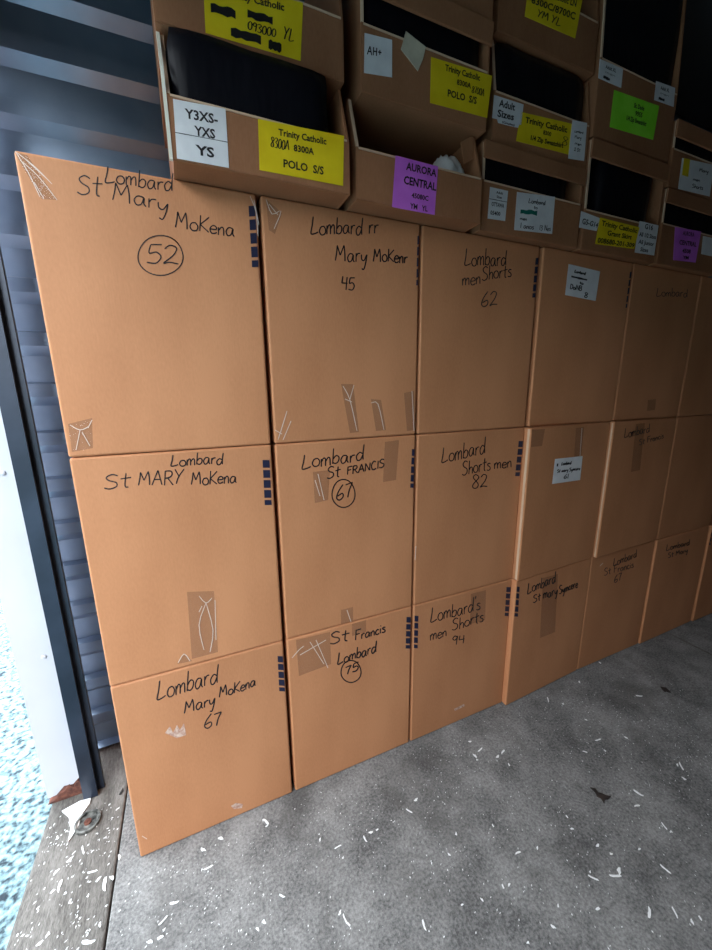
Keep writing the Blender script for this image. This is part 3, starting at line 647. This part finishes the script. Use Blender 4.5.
# ------------------------------------------------------------------ things on the floor
c0 = px(88, 823, 2, .004)
cap = thing('metal_cap', (c0.x, c0.y, .004), 'round tarnished metal cap lying on the door sill', 'metal cap')
def ring(name, r0, r1, z0, z1, mat, parent, seg=28):
    bm = bmesh.new(); rows = [(r0, z0), (r1, z0), (r1, z1), (r0, z1)]; vv = []
    for i in range(seg):
        a = 2*math.pi*i/seg; vv.append([bm.verts.new((parent.location.x+r*math.cos(a), parent.location.y+r*math.sin(a), z)) for r, z in rows])
    for i in range(seg):
        for k in range(4):
            bm.faces.new((vv[i][k], vv[(i+1) % seg][k], vv[(i+1) % seg][(k+1) % 4], vv[i][(k+1) % 4]))
    bmesh.ops.recalc_face_normals(bm, faces=bm.faces[:])
    return from_bm(name, bm, mat, parent)
ring('rim', .030, .036, .0045, .014, 'lidmetal', cap)
ring('disc', .001, .030, .0045, .007, 'lidmetal', cap)
ring('centre_boss', .001, .010, .007, .012, 'rust', cap)

def blob(name, pts, z0, z1, mat):
    n = len(pts); V = [(p.x, p.y, z1) for p in pts] + [(p.x, p.y, z0) for p in pts]
    return pyd(name, V, [tuple(range(n)), tuple(range(2*n-1, n-1, -1))] + [(i, n+i, n+(i+1) % n, (i+1) % n) for i in range(n)], mat)
o = blob('snow_patch', [px(a, b, 2, .004) for a, b in [(62, 812), (80, 802), (91, 799), (90, 804), (82, 815), (79, 826), (73, 836), (68, 843), (71, 828), (69, 818)]][::-1], .0045, .009, 'flake')
tag(o, 'white patch of slush on the sill at the foot of the jamb', 'snow')
lf = blob('dead_leaf', [px(a, b, 2, 0) for a, b in [(590, 788), (595, 789), (598, 793), (602, 794), (606, 796), (611, 797), (608, 800), (605, 800), (604, 804), (601, 799), (597, 797), (595, 793)]][::-1], .001, .004, 'leaf')
tag(lf, 'small dark dead leaf lying on the concrete floor', 'leaf')
tw = blob('twig', [px(a, b, 2, .004) for a, b in [(119, 795), (122, 790), (123, 788), (123.5, 791), (121, 795)]][::-1], .0042, .007, 'leaf')
tag(tw, 'tiny black twig on the sill beside the lowest carton', 'twig')
tw = blob('leaf_scrap', [px(a, b, 2, 0) for a, b in [(660, 687), (666, 688), (671, 693), (664, 692)]][::-1], .001, .003, 'leaf')
tag(tw, 'dark leaf scrap on the shaded floor near the far cartons', 'leaf')

# larger white flakes, one object each, sharing six meshes
rr = random.Random(11)
FM = []
for k in range(6):
    n = 9; V = []
    for zz in (.0015, 0.0):
        rs = random.Random(k)
        for i in range(n):
            a = 2*math.pi*i/n; R = rs.uniform(.35, 1.2)
            V.append((R*math.cos(a)*(1.0+.5*(k % 3)), R*math.sin(a)*.55, zz))
    me = bpy.data.meshes.new('white_flake'); me.from_pydata(V, [], [tuple(range(n)), tuple(range(2*n-1, n-1, -1))] + [(i, n+i, n+(i+1) % n, (i+1) % n) for i in range(n)])
    me.materials.append(MAT['flake']); FM.append(me)
BIG = [(598, 909, 5), (619, 871, 6), (615, 876, 5), (611, 854, 4), (598, 846, 4), (649, 913, 5), (503, 887, 4), (509, 885, 3), (681, 766, 4), (684, 779, 5), (677, 765, 3), (638, 793, 4), (558, 906, 3), (553, 927, 4),
 (664, 826, 3), (671, 832, 4), (639, 849, 3), (637, 806, 3), (700, 918, 4), (692, 922, 4), (675, 913, 4), (528, 943, 4), (498, 757, 4), (503, 752, 3), (509, 765, 3), (475, 756, 4), (480, 750, 3), (477, 760, 3), (470, 742, 3),
 (266, 822, 4), (267, 826, 3), (320, 840, 3), (338, 847, 3), (343, 858, 3), (371, 833, 4), (365, 839, 3), (377, 830, 3), (416, 800, 4), (409, 811, 3), (456, 834, 4), (449, 855, 3), (424, 925, 4), (349, 925, 4), (340, 913, 4), (345, 919, 4), (264, 922, 6), (258, 929, 4), (282, 896, 3), (462, 905, 3),
 (203, 850, 5), (208, 868, 4), (202, 870, 3), (221, 838, 5), (174, 903, 4), (160, 938, 6), (150, 942, 5), (163, 921, 4), (164, 930, 4), (120, 857, 5), (105, 884, 6), (98, 880, 5), (112, 878, 5), (92, 872, 4), (88, 896, 4), (56, 872, 5), (60, 886, 5), (52, 892, 4), (70, 860, 5), (83, 850, 4), (48, 935, 6), (40, 944, 5), (88, 942, 6), (70, 902, 4), (100, 925, 4),
 (548, 700, 3), (563, 704, 3), (579, 682, 3), (639, 696, 3), (600, 663, 3), (586, 720, 2), (598, 740, 3), (605, 751, 3), (626, 738, 3), (585, 752, 2), (567, 817, 3), (572, 829, 3), (593, 878, 4), (590, 872, 3), (537, 848, 3), (518, 853, 3), (493, 826, 3), (482, 900, 3), (665, 869, 4)]
for i, (x, y, s) in enumerate(BIG):
    p0 = px(x, y, 2, 0); onsill = p0.x < FLX-.004
    if onsill: p0 = px(x, y, 2, .004)
    o = bpy.data.objects.new('white_flake', FM[i % 6]); COL.objects.link(o)
    d = (px(x+1, y, 2, 0)-px(x, y, 2, 0)).length
    o.scale = (s*d*.55, s*d*.55, 1); o.rotation_euler = (0, 0, rr.uniform(0, 6.28))
    o.location = (p0.x, p0.y, (.0045 if onsill else .0006))
    tag(o, 'small white flake on the door sill' if onsill else 'small white flake scattered on the concrete floor', 'flake', 'white flakes on the sill' if onsill else 'white flakes on the floor')
# the finest specks, beyond counting
V, F = [], []
sclus = [(rr.uniform(-.27, -.09), rr.uniform(-.45, .2), rr.uniform(.015, .06)) for _ in range(26)]
clus = [(rr.uniform(.1, 2.3), -.05-abs(rr.gauss(0, .45)), rr.uniform(.03, .12)) for _ in range(45)]
for i in range(2300):
    if i < 420:
        cx, cy, cs = rr.choice(sclus); x, y, z = rr.gauss(cx, cs*.5), rr.gauss(cy, cs), .0046
        if not (-.284 < x < -.072 and y < .24): continue
    elif i < 620: x, y, z = rr.uniform(-.05, .35), rr.uniform(-.5, -.02), .0006
    elif i < 1800:
        cx, cy, cs = rr.choice(clus); x, y, z = rr.gauss(cx, cs), rr.gauss(cy, cs), .0006
    else: x, y, z = rr.uniform(-.05, 2.3), -.03-abs(rr.gauss(0, .55)), .0006
    if i >= 420 and (y > -.04 or x < -.05): continue
    s = rr.uniform(.0010, .0034)*(1.4 if i < 420 else 1); a0 = rr.gauss(.9, .5); b = len(V); el = rr.uniform(.2, .6)
    for k in range(4):
        a = k*math.pi/2; dx, dy = s*math.cos(a), s*el*math.sin(a)
        V.append((x+dx*math.cos(a0)-dy*math.sin(a0), y+dx*math.sin(a0)+dy*math.cos(a0), z+.0006))
    F.append((b, b+1, b+2, b+3))
o = pyd('white_specks', V, F, 'flake'); o['kind'] = 'stuff'
tag(o, 'fine white specks strewn over the concrete floor and sill', 'debris')
